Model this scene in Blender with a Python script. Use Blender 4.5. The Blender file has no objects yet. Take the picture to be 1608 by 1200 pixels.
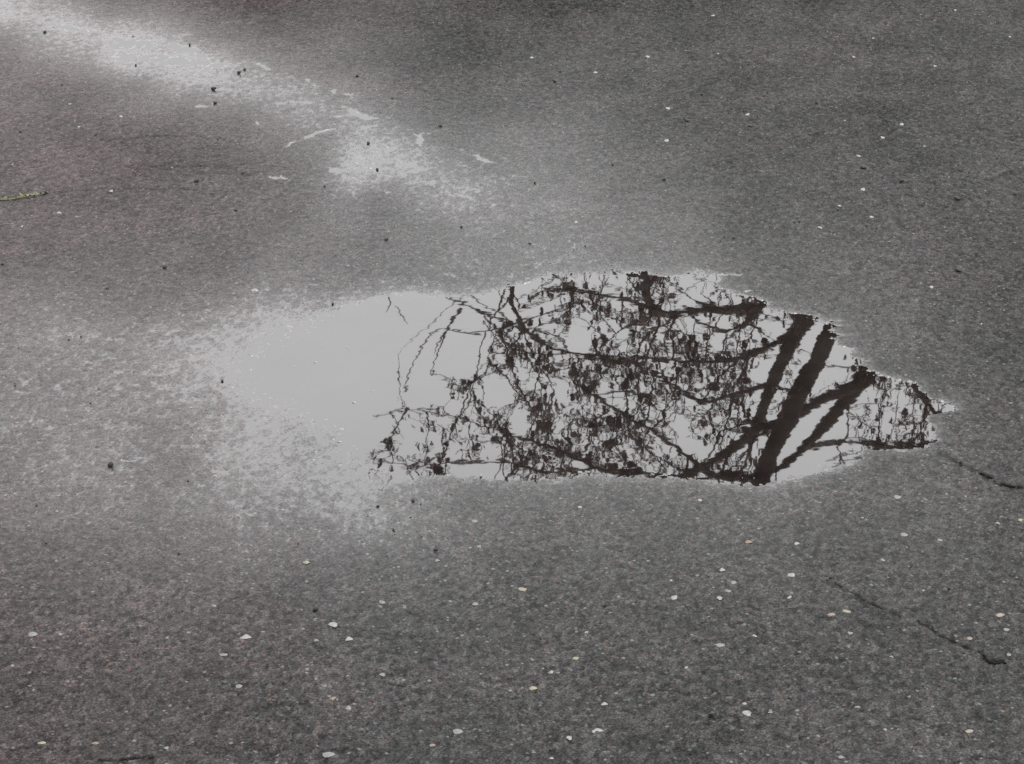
import bpy, bmesh, math, random
import numpy as np
from mathutils import Vector

# ------------------------------------------------------------------ camera
S = bpy.context.scene
C = S.collection
PITCH, HFOV, H = math.radians(22.0), math.radians(22.6), 1.6
TH = math.tan(HFOV / 2)
cam_d = bpy.data.cameras.new('camera')
cam = bpy.data.objects.new('camera', cam_d); C.objects.link(cam)
cam.location = (0, 0, H); cam.rotation_euler = (math.pi / 2 - PITCH, 0, 0)
cam_d.sensor_fit = 'HORIZONTAL'; cam_d.angle = HFOV
cam_d.clip_start = 0.05; cam_d.clip_end = 2000
S.camera = cam
# ------------------------------------------------------------------ world, sun, exposure
SUN_EL, SUN_ROT = math.radians(50), math.radians(200)
w = bpy.data.worlds.new("World"); S.world = w; w.use_nodes = True
nt = w.node_tree; nt.nodes.clear()
out = nt.nodes.new('ShaderNodeOutputWorld'); bg = nt.nodes.new('ShaderNodeBackground')
sky = nt.nodes.new('ShaderNodeTexSky'); sky.sky_type = 'NISHITA'; sky.sun_disc = False
sky.sun_elevation = SUN_EL; sky.sun_rotation = SUN_ROT
sky.air_density = 1.5; sky.dust_density = 3.0
hs = nt.nodes.new('ShaderNodeHueSaturation'); hs.inputs['Saturation'].default_value = 0.1
mx = nt.nodes.new('ShaderNodeMix'); mx.data_type = 'RGBA'; mx.inputs[0].default_value = 0.8
# overcast layer, brighter higher up, with soft cloud banks
wtc = nt.nodes.new('ShaderNodeTexCoord'); wsx = nt.nodes.new('ShaderNodeSeparateXYZ'); nt.links.new(wtc.outputs['Generated'], wsx.inputs[0])
wno = nt.nodes.new('ShaderNodeTexNoise'); wno.inputs['Scale'].default_value = 4.0; wno.inputs['Detail'].default_value = 3.0; nt.links.new(wtc.outputs['Generated'], wno.inputs['Vector'])
wad = nt.nodes.new('ShaderNodeMath'); wad.operation = 'MULTIPLY_ADD'; wad.inputs[1].default_value = .06; nt.links.new(wno.outputs[0], wad.inputs[0]); nt.links.new(wsx.outputs[2], wad.inputs[2])
wrp = nt.nodes.new('ShaderNodeValToRGB'); nt.links.new(wad.outputs[0], wrp.inputs[0]); el_ = wrp.color_ramp.elements; el_.new(.5); el_.new(.6)
for e_, (p_, v_) in zip(el_, ((.24, .36), (.33, .63), (.41, .95), (.5, 1.18))): e_.position = p_; e_.color = (v_ , v_ * .995, v_ * 1.0, 1)
wmu = nt.nodes.new('ShaderNodeVectorMath'); wmu.operation = 'SCALE'; wmu.inputs[3].default_value = 11.0; nt.links.new(wrp.outputs[0], wmu.inputs[0])
nt.links.new(wmu.outputs[0], mx.inputs[7])
nt.links.new(sky.outputs[0], hs.inputs['Color']); nt.links.new(hs.outputs[0], mx.inputs[6])
nt.links.new(mx.outputs[2], bg.inputs[0]); bg.inputs[1].default_value = 0.12
nt.links.new(bg.outputs[0], out.inputs[0])
sd_ = bpy.data.lights.new('sun', 'SUN'); sd_.energy = 0.5; sd_.angle = math.radians(20); sd_.color = (1, .97, .93)
sun = bpy.data.objects.new('sun', sd_); C.objects.link(sun)
sun.rotation_euler = (math.pi / 2 - SUN_EL, 0, math.pi - SUN_ROT + math.pi)
S.view_settings.view_transform = 'Standard'; S.view_settings.look = 'None'
S.view_settings.gamma = 1; S.view_settings.exposure = 1.55
S.cycles.max_bounces = 6; S.cycles.transparent_max_bounces = 8
S.cycles.filter_width = 1.5
S.cycles.use_denoising = False
try:
    S.cycles.denoiser = 'OPENIMAGEDENOISE'; S.cycles.denoising_input_passes = 'RGB_ALBEDO_NORMAL'; S.cycles.denoising_prefilter = 'ACCURATE'
except Exception: pass

# ------------------------------------------------------------------ helpers
def px_dir(x, y):
    k = TH / 804
    cx, cy = (x - 804) * k, (600 - y) * k
    return Vector((cx, math.cos(PITCH) + cy * math.sin(PITCH), -math.sin(PITCH) + cy * math.cos(PITCH)))
def ground(x, y, z=0.0):
    d = px_dir(x, y); t = (z - H) / d.z
    return Vector((d.x * t, d.y * t, z))
def world_to_px(X, Y, Z=0.0):
    f = Y * math.cos(PITCH) - (Z - H) * math.sin(PITCH)
    u = Y * math.sin(PITCH) + (Z - H) * math.cos(PITCH)
    f = np.maximum(f, 0.05)
    return 804 + X / f / TH * 804, 600 - u / f / TH * 804
def tag(o, label=None, cat=None, group=None, kind=None):
    for k, v in (('label', label), ('category', cat), ('group', group), ('kind', kind)):
        if v: o[k] = v
    return o
def mesh_obj(name, verts, faces, mat, parent=None, smooth=True):
    me = bpy.data.meshes.new(name)
    me.from_pydata([tuple(v) for v in verts], [], faces)
    me.materials.append(mat)
    if smooth: me.polygons.foreach_set('use_smooth', [True] * len(me.polygons))
    me.update()
    o = bpy.data.objects.new(name, me); C.objects.link(o); o.parent = parent
    return o
def smoothstep(a, b, x):
    t = np.clip((x - a) / (b - a), 0, 1); return t * t * (3 - 2 * t)

# ------------------------------------------------------------------ noise fields
def hash2(ix, iy, seed):
    n = (ix.astype(np.int64) * 374761393 + iy.astype(np.int64) * 668265263 + seed * 1442695041) & 0x7fffffff
    n = ((n ^ (n >> 13)) * 1274126177) & 0x7fffffff
    n = ((n ^ (n >> 16)) * 1103515245) & 0x7fffffff
    return ((n ^ (n >> 11)) & 0xffffff) / float(0xffffff)
def vnoise(x, y, seed):
    ix, iy = np.floor(x), np.floor(y); fx, fy = x - ix, y - iy
    fx = fx * fx * (3 - 2 * fx); fy = fy * fy * (3 - 2 * fy)
    a = hash2(ix, iy, seed); b = hash2(ix + 1, iy, seed); c = hash2(ix, iy + 1, seed); d = hash2(ix + 1, iy + 1, seed)
    return (a * (1 - fx) + b * fx) * (1 - fy) + (c * (1 - fx) + d * fx) * fy * 1.0
def fbm(x, y, seed, n=3):
    s = 0; a = 1; t = 0
    for i in range(n):
        s = s + a * vnoise(x * 2 ** i, y * 2 ** i, seed + i * 17); t += a; a *= .5
    return s / t * 2 - 1
def worley(x, y, seed):
    ix, iy = np.floor(x), np.floor(y)
    f1 = np.full(x.shape, 9.0); f2 = np.full(x.shape, 9.0); cid = np.zeros(x.shape)
    for dx in (-1, 0, 1):
        for dy in (-1, 0, 1):
            cx, cy = ix + dx, iy + dy
            px = cx + .5 + (hash2(cx, cy, seed) - .5) * .9; py = cy + .5 + (hash2(cx, cy, seed + 5) - .5) * .9
            d = np.hypot(px - x, py - y); r = hash2(cx, cy, seed + 9)
            nearer = d < f1
            f2 = np.where(nearer, f1, np.minimum(f2, d)); cid = np.where(nearer, r, cid); f1 = np.where(nearer, d, f1)
    return f1, f2, cid

# ------------------------------------------------------------------ water level map (how high the asphalt stands over still water)
# (x, y, h): h in units of the stone relief; below -2 standing water, +3 merely damp
CTRL = [
 # streak of thin water, far left
 (-150,-30,0.05),(0,12,0.15),(100,42,0.45),(190,78,-0.05),(300,100,-0.15),(350,115,0.40),(400,140,0.85),(480,175,1.00),(560,195,0.90),
 (20,-40,1.95),(120,-20,2.80),(180,18,2.05),(260,45,1.45),(320,65,1.65),(400,85,2.05),(500,130,1.85),(620,170,2.20),
 (0,55,1.85),(80,85,1.65),(150,115,1.85),(230,135,1.45),(300,150,1.65),(380,175,2.05),(450,200,1.80),
 (520,230,1.50),(600,255,0.25),(560,262,-0.05),(650,265,0.35),(700,250,1.30),(720,290,1.00),(760,330,1.30),(600,300,1.80),(480,290,2.40),(780,250,1.70),
 # dry left upper
 (0,150,2.60),(100,200,3.00),(200,220,3.20),(300,250,3.20),(400,300,2.80),(200,350,3.00),(60,300,3.00),(0,400,2.80),(120,420,2.60),(300,400,2.70),(350,430,2.60),(-150,250,3.00),
 (500,360,2.10),(600,350,2.15),(700,350,1.75),(620,420,1.85),(500,430,2.05),(760,410,1.45),
 # upper right
 (850,260,1.85),(850,340,1.40),(900,400,1.35),(980,400,1.65),(1080,400,2.05),(700,180,2.80),(700,60,3.80),(600,-20,3.80),(900,100,3.60),(1100,60,3.80),(1300,100,3.80),(1550,80,3.80),
 (1000,220,3.20),(1200,250,3.60),(1400,250,3.80),(1580,300,3.80),(1150,380,2.80),(1300,420,3.00),(1450,480,3.40),(1600,450,3.80),(1580,600,3.60),(1700,300,3.80),(1700,700,3.60),(1150,330,3.20),
 # left halo
 (-150,550,1.83),(0,500,1.83),(0,600,1.43),(100,520,1.33),(100,640,1.33),(180,560,1.20),(250,560,0.80),(320,575,0.40),(250,500,1.75),(340,490,1.45),(430,470,1.00),
 (150,720,1.05),(250,680,1.60),(330,650,1.20),(350,720,0.80),(420,700,0.30),(470,680,0.70),(520,720,0.35),(560,770,0.35),(540,810,0.85),(480,790,1.00),(620,790,0.95),(640,840,1.55),
 (400,790,1.10),(300,800,1.55),(150,820,1.65),(0,750,1.58),(-100,850,2.00),(400,860,1.65),(540,860,1.75),(250,880,2.20),
 # near side
 (0,950,3.00),(200,980,3.20),(400,960,3.00),(600,920,2.70),(700,820,1.90),(800,800,2.10),(900,800,2.40),(800,860,2.70),(1000,790,2.30),(1000,860,2.70),(1130,800,2.40),(1250,800,2.50),(1330,790,2.80),
 (1450,780,2.90),(1550,840,3.30),(1300,900,3.20),(800,950,3.20),(1100,1000,3.50),(1400,1050,3.50),(1600,1000,3.50),(600,1100,3.50),(200,1150,3.50),(1000,1200,3.70),(1600,1250,3.70),(0,1300,3.70),(600,1350,3.70),
]
def tps_grid(ctrl, gx, gy):
    P = np.array(ctrl, float); n = len(P); X = P[:, :2] / 400; v = P[:, 2]
    def K(r2): return np.where(r2 > 0, .5 * r2 * np.log(np.maximum(r2, 1e-12)), 0)
    r2 = ((X[:, None] - X[None]) ** 2).sum(-1)
    A = np.zeros((n + 3, n + 3)); A[:n, :n] = K(r2) + np.eye(n) * 1e-3
    A[:n, n] = 1; A[:n, n + 1:] = X; A[n, :n] = 1; A[n + 1:, :n] = X.T
    wts = np.linalg.solve(A, np.concatenate([v, [0, 0, 0]]))
    GX, GY = np.meshgrid(gx / 400, gy / 400); r = np.zeros(GX.shape)
    for i in range(n): r += wts[i] * K((GX - X[i, 0]) ** 2 + (GY - X[i, 1]) ** 2)
    return r + wts[n] + wts[n + 1] * GX + wts[n + 2] * GY
GX0, GX1, GY0, GY1, GS = -200, 1810, -100, 1350, 10
gx = np.arange(GX0, GX1 + 1, GS); gy = np.arange(GY0, GY1 + 1, GS)
TG = tps_grid(CTRL, gx.astype(float), gy.astype(float))
def lookup(px, py):
    u = np.clip((px - GX0) / GS, 0, len(gx) - 1.001); v = np.clip((py - GY0) / GS, 0, len(gy) - 1.001)
    i, j = u.astype(int), v.astype(int); fu, fv = u - i, v - j
    return (TG[j, i] * (1 - fu) + TG[j, i + 1] * fu) * (1 - fv) + (TG[j + 1, i] * (1 - fu) + TG[j + 1, i + 1] * fu) * fv
# edge of standing water: x, y, softness
POOL = [(370,575,38),(440,522,38),(500,492,29),(560,473,20),(640,460,15),(740,462,13),(800,450,11),(860,434,11),(950,432,11),(985,428,11),(1110,431,11),(1130,446,11),
 (1190,466,11),(1215,484,11),(1250,491,11),(1310,508,11),(1338,545,11),(1380,588,11),(1430,600,11),(1470,622,11),(1505,642,11),(1470,662,11),(1476,704,11),(1440,713,11),(1370,711,11),(1330,732,18),
 (1270,752,18),(1200,764,18),(1130,760,18),(1060,752,18),(1040,748,18),(950,750,18),(870,755,18),(780,755,13),(700,752,14),(640,748,18),(590,732,25),(550,700,31),(500,664,38),(430,630,38),(380,605,38)]
def poly_sd(px, py, poly, ys=1.6):
    P = np.array([(a, b * ys) for a, b, _ in poly]); W = np.array([c for _, _, c in poly], float)
    y = py * ys; best = np.full(px.shape, 1e9); wb = np.ones(px.shape); inside = np.zeros(px.shape, bool); n = len(P)
    for i in range(n):
        a, b = P[i], P[(i + 1) % n]; e = b - a
        t = np.clip(((px - a[0]) * e[0] + (y - a[1]) * e[1]) / (e @ e), 0, 1)
        d = np.hypot(px - a[0] - t * e[0], y - a[1] - t * e[1])
        m = d < best; best = np.where(m, d, best); wb = np.where(m, W[i] + t * (W[(i + 1) % n] - W[i]), wb)
        cr = ((a[1] > y) != (b[1] > y)) & (px < (b[0] - a[0]) * (y - a[1]) / (b[1] - a[1] + 1e-9) + a[0]); inside ^= cr
    return np.where(inside, -best, best), wb
def line_d(px, py, pts, ys=1.6):
    best = np.full(px.shape, 1e9)
    for (ax, ay), (bx, by) in zip(pts[:-1], pts[1:]):
        ex, ey = bx - ax, (by - ay) * ys
        t = np.clip(((px - ax) * ex + (py - ay) * ys * ey) / (ex * ex + ey * ey + 1e-9), 0, 1)
        best = np.minimum(best, np.hypot(px - ax - t * ex, (py - ay) * ys - t * ey))
    return best
# thin runnels and pools of water (photo tracing), with half-width
POOLS = [
 ([(538,172),(560,180),(580,186),(596,190)],6,'thin forked runnel of water on the asphalt beside the far end of the bright streak'),
 ([(525,186),(548,187)],4,None),([(566,199),(592,199)],4,None),
 ([(655,210),(660,215),(661,228)],6,'small T shaped pool of water on the asphalt above the main puddle'),([(650,210),(674,209)],4,None),
 ([(749,241),(754,250),(766,254)],5,'tiny hooked pool of water on the asphalt above the main puddle'),
 ([(452,227),(470,221),(484,216),(500,210),(516,206),(530,205)],4,None),
 ([(526,142),(533,148),(553,149)],4,None),([(480,125),(494,131)],4,None),
 ([(400,101),(412,105),(424,109)],4,None),([(432,164),(470,163),(506,162)],3,None),
 ([(421,280),(432,281)],4,None),([(440,280),(448,284)],4,None),
 ([(510,266),(560,268),(600,266),(650,264)],7,None),([(600,258),(655,260)],5,None),
 ([(704,301),(722,300),(736,298),(752,297)],5,None),([(722,302),(745,314),(772,322)],3,None),([(607,305),(625,305)],4,None),
 ([(60,30),(110,45),(160,52)],7,None),([(180,66),(240,70),(310,82)],9,None),([(190,88),(260,92),(340,104)],11,None),([(290,78),(340,92)],8,None),
 ([(318,167),(330,165)],4,None),([(345,142),(362,144)],4,None),([(403,194),(410,200)],4,None),
 ([(190,722),(208,723)],3,None),([(333,738),(356,738)],5,None),([(86,336),(100,337)],3,None),([(120,341),(150,343)],3,None),
 ([(1110,432),(1150,432)],3,None),([(1150,458),(1190,456)],3,None),
]
CRACKS = [ # pts, half width px, depth (relief units)
 ([(1300,905),(1318,922),(1345,938),(1372,950),(1385,957),(1410,973)],2.0,6),([(1442,980),(1470,998),(1505,1012),(1535,1024)],2.1,6.2),([(1535,1024),(1550,1038),(1580,1042)],2.4,7),
 ([(1478,712),(1510,735),(1535,748),(1570,760),(1608,768),(1660,780)],3.0,7),([(1400,640),(1440,655),(1500,648),(1560,655)],1.5,2.0),
 ([(160,222),(230,217),(300,218),(352,218)],1.6,4),([(235,262),(300,264),(350,262),(410,260)],1.6,3.5),([(310,276),(360,275),(420,272)],1.5,3.5),
 ([(0,312),(60,310),(130,302),(230,298),(300,300)],1.6,3.5),([(180,325),(215,338)],2,3),([(100,328),(170,322)],1.6,3),
 ([(1320,290),(1380,288),(1440,290),(1500,284)],1.6,3),([(1160,200),(1260,202),(1340,196)],1.3,2),([(1060,192),(1110,190)],1.5,3),
 ([(405,330),(480,326)],1.8,2.6),([(0,418),(80,422),(160,440)],1.6,2.6),([(1570,274),(1608,276)],2,5),
 ([(590,1076),(640,1080),(655,1070)],2,4),([(0,1180),(60,1174),(110,1182)],2,5),([(150,1196),(240,1192)],2.5,6),([(1500,1190),(1580,1196)],2,4),
 ([(970,868),(1000,862),(1030,868)],1.6,3),([(820,760),(900,752),(1000,764)],1.8,2),([(120,1010),(200,1000)],2,2.5),([(1100,1130),(1140,1128)],2,4),
]

U = 0.00078      # metres per relief unit
def surface(X, Y):
    px, py = world_to_px(X, Y)
    far = smoothstep(0, 400, np.maximum(np.maximum(-px - 150, px - 1758), np.maximum(-py - 100, py - 1300)))
    h = lookup(px, py)
    h = h + .25 * fbm(X * 9, Y * 5, 3, 3) + .15 * fbm(X * 30, Y * 20, 31, 2)
    h = h * (1 - far) + 3.4 * far
    # edge wobble of the pool
    wx = 16 * fbm(X * 18, Y * 12, 61, 4); wy = 8 * fbm(X * 18, Y * 10, 83, 4)
    wx = wx + 22 * fbm(X * 5, Y * 38, 19, 3) * smoothstep(700, 950, px)
    near = (px > 200) & (px < 1700) & (py > 330) & (py < 900)
    sd, wb = poly_sd(px[near] + wx[near], py[near] + wy[near], POOL)
    hp = np.full(px.shape, 9.0); hp[near] = sd / wb
    inside = hp < 0
    base = np.where(inside, -1.25 + np.clip(hp * .75, -8, 0) + np.maximum(0, (h + .2)) * np.exp(-np.maximum(-hp, 0) * 1.6) * .9,
                    np.minimum(h, -2.2 + h * 0 + 9e9))
    t = np.exp(-np.clip(hp, 0, 9) * 1.1)
    base = np.where(inside, base, h * (1 - t) + np.minimum(h, (-1.25 + (h + .2).clip(0) * .9)) * t)
    for pts, hw, lab in POOLS:
        xs = [p[0] for p in pts]; ys = [p[1] for p in pts]
        m = (px > min(xs) - 40) & (px < max(xs) + 40) & (py > min(ys) - 30) & (py < max(ys) + 30)
        if not m.any(): continue
        d = line_d(px[m] + wx[m] * .8, py[m] + wy[m] * .7, pts, 2.0) / (hw * .75)
        tt = np.exp(-(d ** 2) * .8) * smoothstep(-.35, .15, fbm(X[m] * 45, Y[m] * 28, 37, 3)); b = base[m]
        base[m] = b * (1 - tt) + np.minimum(b, -2.6) * tt
    # stone relief: flat-topped stones with pits between, stones of two sizes, binder
    f1, f2, cid = worley(X / .0085, Y / .012, 11)
    f1b, f2b, cidb = worley(X / .0045 + 7.3, Y / .0065, 12)
    r = (cid - .5) * 1.5 + np.minimum((f2 - f1) * 3.2, 1.0) * 1.1 - .7
    r = r + (cidb - .5) * 1.0 + np.minimum((f2b - f1b) * 3, 1) * .45 - .25
    r = r + 1.3 * fbm(X / .009, Y / .015, 43, 2) + .2 * fbm(X / .035, Y / .05, 47, 2)
    pit = smoothstep(.82, .95, hash2(np.floor(X / .0045 + 7.3), np.floor(Y / .0065), 91))
    z = base + r - .3 * pit
    # cracks
    crack = np.zeros(px.shape)
    for pts, hw, dep in CRACKS:
        xs = [p[0] for p in pts]; ys = [p[1] for p in pts]
        m = (px > min(xs) - 20) & (px < max(xs) + 20) & (py > min(ys) - 20) & (py < max(ys) + 20)
        if not m.any(): continue
        d = line_d(px[m] + wx[m] * .5, py[m] + wy[m] * .8, pts, 1.0) / hw
        c_ = np.exp(-d * d) * (.25 + .75 * (fbm(X[m] * 110, Y[m] * 90, 5, 3) > -.1)) * min(1, (dep / 8) ** 1.6)
        zz = z[m] - dep * .5 * c_
        z[m] = np.where(c_ > .15, np.maximum(zz, np.minimum(z[m], .3)), z[m])
        crack[m] = np.maximum(crack[m], c_)
    z = z * (1 - far) + 3.0 * far
    tone = cid * .45 + cidb * .55
    return z * U, base, tone, crack

def axis(lo, hi, n, outs):
    a = np.linspace(lo, hi, n)
    return np.concatenate([[lo - o for o in outs[::-1]], a, [hi + o for o in outs]])
OUT = [.03, .1, .3, 1, 3, 10, 30, 100, 300]
xs = axis(-1.52, 1.52, 1380, OUT)
yv = [2.55]
while yv[-1] < 7.1: yv.append(yv[-1] + .0022 + (yv[-1] - 2.5) * .0006)
ys = np.concatenate([[2.55 - o for o in OUT[::-1]], yv, [yv[-1] + o for o in OUT]])
X, Y = np.meshgrid(xs, ys); shp = X.shape
X = X.ravel(); Y = Y.ravel()
Z, BASE, TONE, CID = surface(X, Y)
ny, nx = shp
me = bpy.data.meshes.new('asphalt')
co = np.stack([X, Y, Z], 1).astype(np.float32)
me.vertices.add(len(co)); me.vertices.foreach_set('co', co.ravel())
idx = np.arange(nx * ny).reshape(ny, nx)
q = np.stack([idx[:-1, :-1], idx[:-1, 1:], idx[1:, 1:], idx[1:, :-1]], -1).reshape(-1, 4).astype(np.int32)
me.loops.add(q.size); me.loops.foreach_set('vertex_index', q.ravel())
me.polygons.add(len(q)); me.polygons.foreach_set('loop_start', np.arange(0, q.size, 4, dtype=np.int32))
me.polygons.foreach_set('use_smooth', np.ones(len(q), bool))
for nm, arr in (('level', BASE), ('tone', TONE), ('crack', CID)):
    at = me.attributes.new(nm, 'FLOAT', 'POINT'); at.data.foreach_set('value', arr.astype(np.float32))
me.update(calc_edges=True)
road = bpy.data.objects.new('asphalt', me); C.objects.link(road)
tag(road, 'grey damp asphalt with stone chips and shallow cracks', None, None, 'structure')

# ------------------------------------------------------------------ materials
def new_mat(name):
    m = bpy.data.materials.new(name); m.use_nodes = True
    return m, m.node_tree, m.node_tree.nodes['Principled BSDF']
def N(t, kind, **kw):
    n = t.nodes.new(kind)
    for k, v in kw.items():
        if k in n.inputs: n.inputs[k].default_value = v
        else: setattr(n, k, v)
    return n
def math_node(t, op, a, b=None, c=None, clamp=False):
    n = t.nodes.new('ShaderNodeMath'); n.operation = op; n.use_clamp = clamp
    for i, v in enumerate((a, b, c)):
        if v is None: continue
        if isinstance(v, (int, float)): n.inputs[i].default_value = v
        else: t.links.new(v, n.inputs[i])
    return n.outputs[0]
def ramp(t, fac, stops):
    n = t.nodes.new('ShaderNodeValToRGB'); t.links.new(fac, n.inputs[0]); e = n.color_ramp.elements
    while len(e) < len(stops): e.new(.5)
    for el, (p, c) in zip(e, stops): el.position = p; el.color = (*c, 1)
    return n.outputs[0]
def mixc(t, kind, fac, a, b):
    n = t.nodes.new('ShaderNodeMix'); n.data_type = 'RGBA'; n.blend_type = kind
    for i, v in ((0, fac), (6, a), (7, b)):
        if isinstance(v, (int, float)): n.inputs[i].default_value = v
        elif isinstance(v, tuple): n.inputs[i].default_value = (*v, 1)
        else: t.links.new(v, n.inputs[i])
    return n.outputs[2]

ma, t, b = new_mat('asphalt'); L = t.links
tc = N(t, 'ShaderNodeTexCoord'); pos = tc.outputs['Object']
tone = N(t, 'ShaderNodeAttribute', attribute_name='tone').outputs['Fac']
crack = N(t, 'ShaderNodeAttribute', attribute_name='crack').outputs['Fac']
level = N(t, 'ShaderNodeAttribute', attribute_name='level').outputs['Fac']
col = ramp(t, tone, [(0, (.006, .006, .006)), (.25, (.0135, .0133, .0132)), (.5, (.0205, .0202, .02)), (.75, (.0295, .0289, .0284)), (1, (.045, .044, .0425))])
fine = N(t, 'ShaderNodeTexNoise', Scale=330.0, Detail=3.0, Roughness=.65); L.new(pos, fine.inputs['Vector'])
col = mixc(t, 'MULTIPLY', 1.0, col, ramp(t, fine.outputs[0], [(.3, (.3, .3, .31)), (.5, (1, 1, 1)), (.72, (2.3, 2.26, 2.2))]))
# scattered coloured small stones
vo = N(t, 'ShaderNodeTexVoronoi', Scale=150.0, Randomness=1.0); L.new(pos, vo.inputs['Vector'])
sp = N(t, 'ShaderNodeSeparateColor'); L.new(vo.outputs['Color'], sp.inputs[0])
dist_ok = math_node(t, 'LESS_THAN', vo.outputs['Distance'], .38)
def pick(ch, lo, hi):
    a = math_node(t, 'GREATER_THAN', sp.outputs[ch], lo); c = math_node(t, 'LESS_THAN', sp.outputs[ch], hi)
    return math_node(t, 'MULTIPLY', math_node(t, 'MULTIPLY', a, c), dist_ok)
col = mixc(t, 'MIX', math_node(t, 'MULTIPLY', pick(0, .978, 2), .75), col, (.1, .098, .093))
col = mixc(t, 'MIX', math_node(t, 'MULTIPLY', pick(1, .95, 2), .8), col, (.055, .036, .032))
col = mixc(t, 'MIX', math_node(t, 'MULTIPLY', pick(1, -1, .05), .8), col, (.05, .062, .058))
col = mixc(t, 'MIX', math_node(t, 'MULTIPLY', pick(2, .95, 2), .85), col, (.008, .008, .008))
# broad blotches of wear
bl = N(t, 'ShaderNodeTexNoise', Scale=3.2, Detail=4.0, Roughness=.6); L.new(pos, bl.inputs['Vector'])
col = mixc(t, 'MULTIPLY', 1.0, col, ramp(t, bl.outputs[0], [(.3, (.72, .74, .735)), (.5, (.9, .9, .9)), (.7, (1.1, 1.05, 1.06))]))
col = mixc(t, 'MIX', math_node(t, 'MULTIPLY', crack, 1.3, clamp=True), col, (.0015, .0015, .0015))
xs_ = N(t, 'ShaderNodeSeparateXYZ'); L.new(pos, xs_.inputs[0])
warm = math_node(t, 'MULTIPLY_ADD', xs_.outputs[0], -1.3, -.2, clamp=True)  # camera's pinkish colour cast, painted into the asphalt towards the left
col = mixc(t, 'MULTIPLY', warm, col, (1.2, .97, 1.0))
# silt-dark bed where water stands
geo = N(t, 'ShaderNodeNewGeometry'); sx = N(t, 'ShaderNodeSeparateXYZ'); L.new(geo.outputs['Position'], sx.inputs[0])
wetbed = math_node(t, 'MULTIPLY_ADD', sx.outputs[2], -900.0, .35, clamp=True)
col = mixc(t, 'MULTIPLY', wetbed, col, (.42, .37, .35))
L.new(col, b.inputs['Base Color'])
damp = math_node(t, 'MULTIPLY_ADD', level, .09, .22, clamp=True)      # wetter stones near the water are smoother
rn = N(t, 'ShaderNodeTexNoise', Scale=60.0, Detail=3.0); L.new(pos, rn.inputs['Vector'])
L.new(math_node(t, 'MULTIPLY_ADD', rn.outputs[0], .3, math_node(t, 'ADD', damp, -.08)), b.inputs['Roughness'])
b.inputs['IOR'].default_value = 1.33
L.new(math_node(t, 'MULTIPLY', math_node(t, 'MULTIPLY_ADD', level, -.1, .42, clamp=True), math_node(t, 'MULTIPLY_ADD', crack, -1.2, 1.0, clamp=True)), b.inputs['Specular IOR Level'])
bn = N(t, 'ShaderNodeTexNoise', Scale=700.0, Detail=2.0); L.new(pos, bn.inputs['Vector'])
bu = N(t, 'ShaderNodeBump', Strength=.5, Distance=.0006); L.new(bn.outputs[0], bu.inputs['Height']); L.new(bu.outputs[0], b.inputs['Normal'])
film = N(t, 'ShaderNodeMapRange'); film.interpolation_type = 'SMOOTHSTEP'; 
geo0 = N(t, 'ShaderNodeNewGeometry'); sx0 = N(t, 'ShaderNodeSeparateXYZ'); L.new(geo0.outputs['Position'], sx0.inputs[0])
L.new(math_node(t, 'MULTIPLY_ADD', sx0.outputs[2], 1 / U, math_node(t, 'MULTIPLY', level, .25)), film.inputs[0])      # water lingers in the pits first
for k_, v_ in ((1, 2.15), (2, -.3), (3, 0.0), (4, .62)): film.inputs[k_].default_value = v_
L.new(film.outputs[0], b.inputs['Coat Weight']); b.inputs['Coat IOR'].default_value = 1.36; b.inputs['Coat Roughness'].default_value = .1
me.materials.append(ma)

mw = bpy.data.materials.new('still_water'); mw.use_nodes = True; t = mw.node_tree; t.nodes.clear(); L = t.links
o_ = N(t, 'ShaderNodeOutputMaterial'); tr = N(t, 'ShaderNodeBsdfDiffuse'); gl = N(t, 'ShaderNodeBsdfGlossy', Roughness=.012)
fr = N(t, 'ShaderNodeFresnel', IOR=1.45); mixs = N(t, 'ShaderNodeAddShader')     # murky water: fresnel mirror over a silty body
L.new(fr.outputs[0], gl.inputs['Color'])
sn = N(t, 'ShaderNodeTexNoise', Scale=9.0, Detail=5.0); tcs_ = N(t, 'ShaderNodeTexCoord'); L.new(tcs_.outputs['Object'], sn.inputs['Vector'])
L.new(ramp(t, sn.outputs[0], [(.3, (.0035, .0026, .0023)), (.7, (.007, .0055, .005))]), tr.inputs['Color'])
tc = N(t, 'ShaderNodeTexCoord'); mp = N(t, 'ShaderNodeMapping'); mp.inputs['Scale'].default_value = (1, .7, 1); L.new(tc.outputs['Object'], mp.inputs['Vector'])
n1 = N(t, 'ShaderNodeTexNoise', Scale=14.0, Detail=1.0); n2 = N(t, 'ShaderNodeTexNoise', Scale=62.0, Detail=.6)
L.new(mp.outputs[0], n1.inputs['Vector']); L.new(mp.outputs[0], n2.inputs['Vector'])
hgt = math_node(t, 'MULTIPLY_ADD', n2.outputs[0], .42, n1.outputs[0])
wb_ = N(t, 'ShaderNodeBump', Strength=1.0, Distance=.00004); L.new(hgt, wb_.inputs['Height'])
L.new(wb_.outputs[0], gl.inputs['Normal'])
L.new(tr.outputs[0], mixs.inputs[0]); L.new(gl.outputs[0], mixs.inputs[1]); L.new(mixs.outputs[0], o_.inputs[0])

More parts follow.
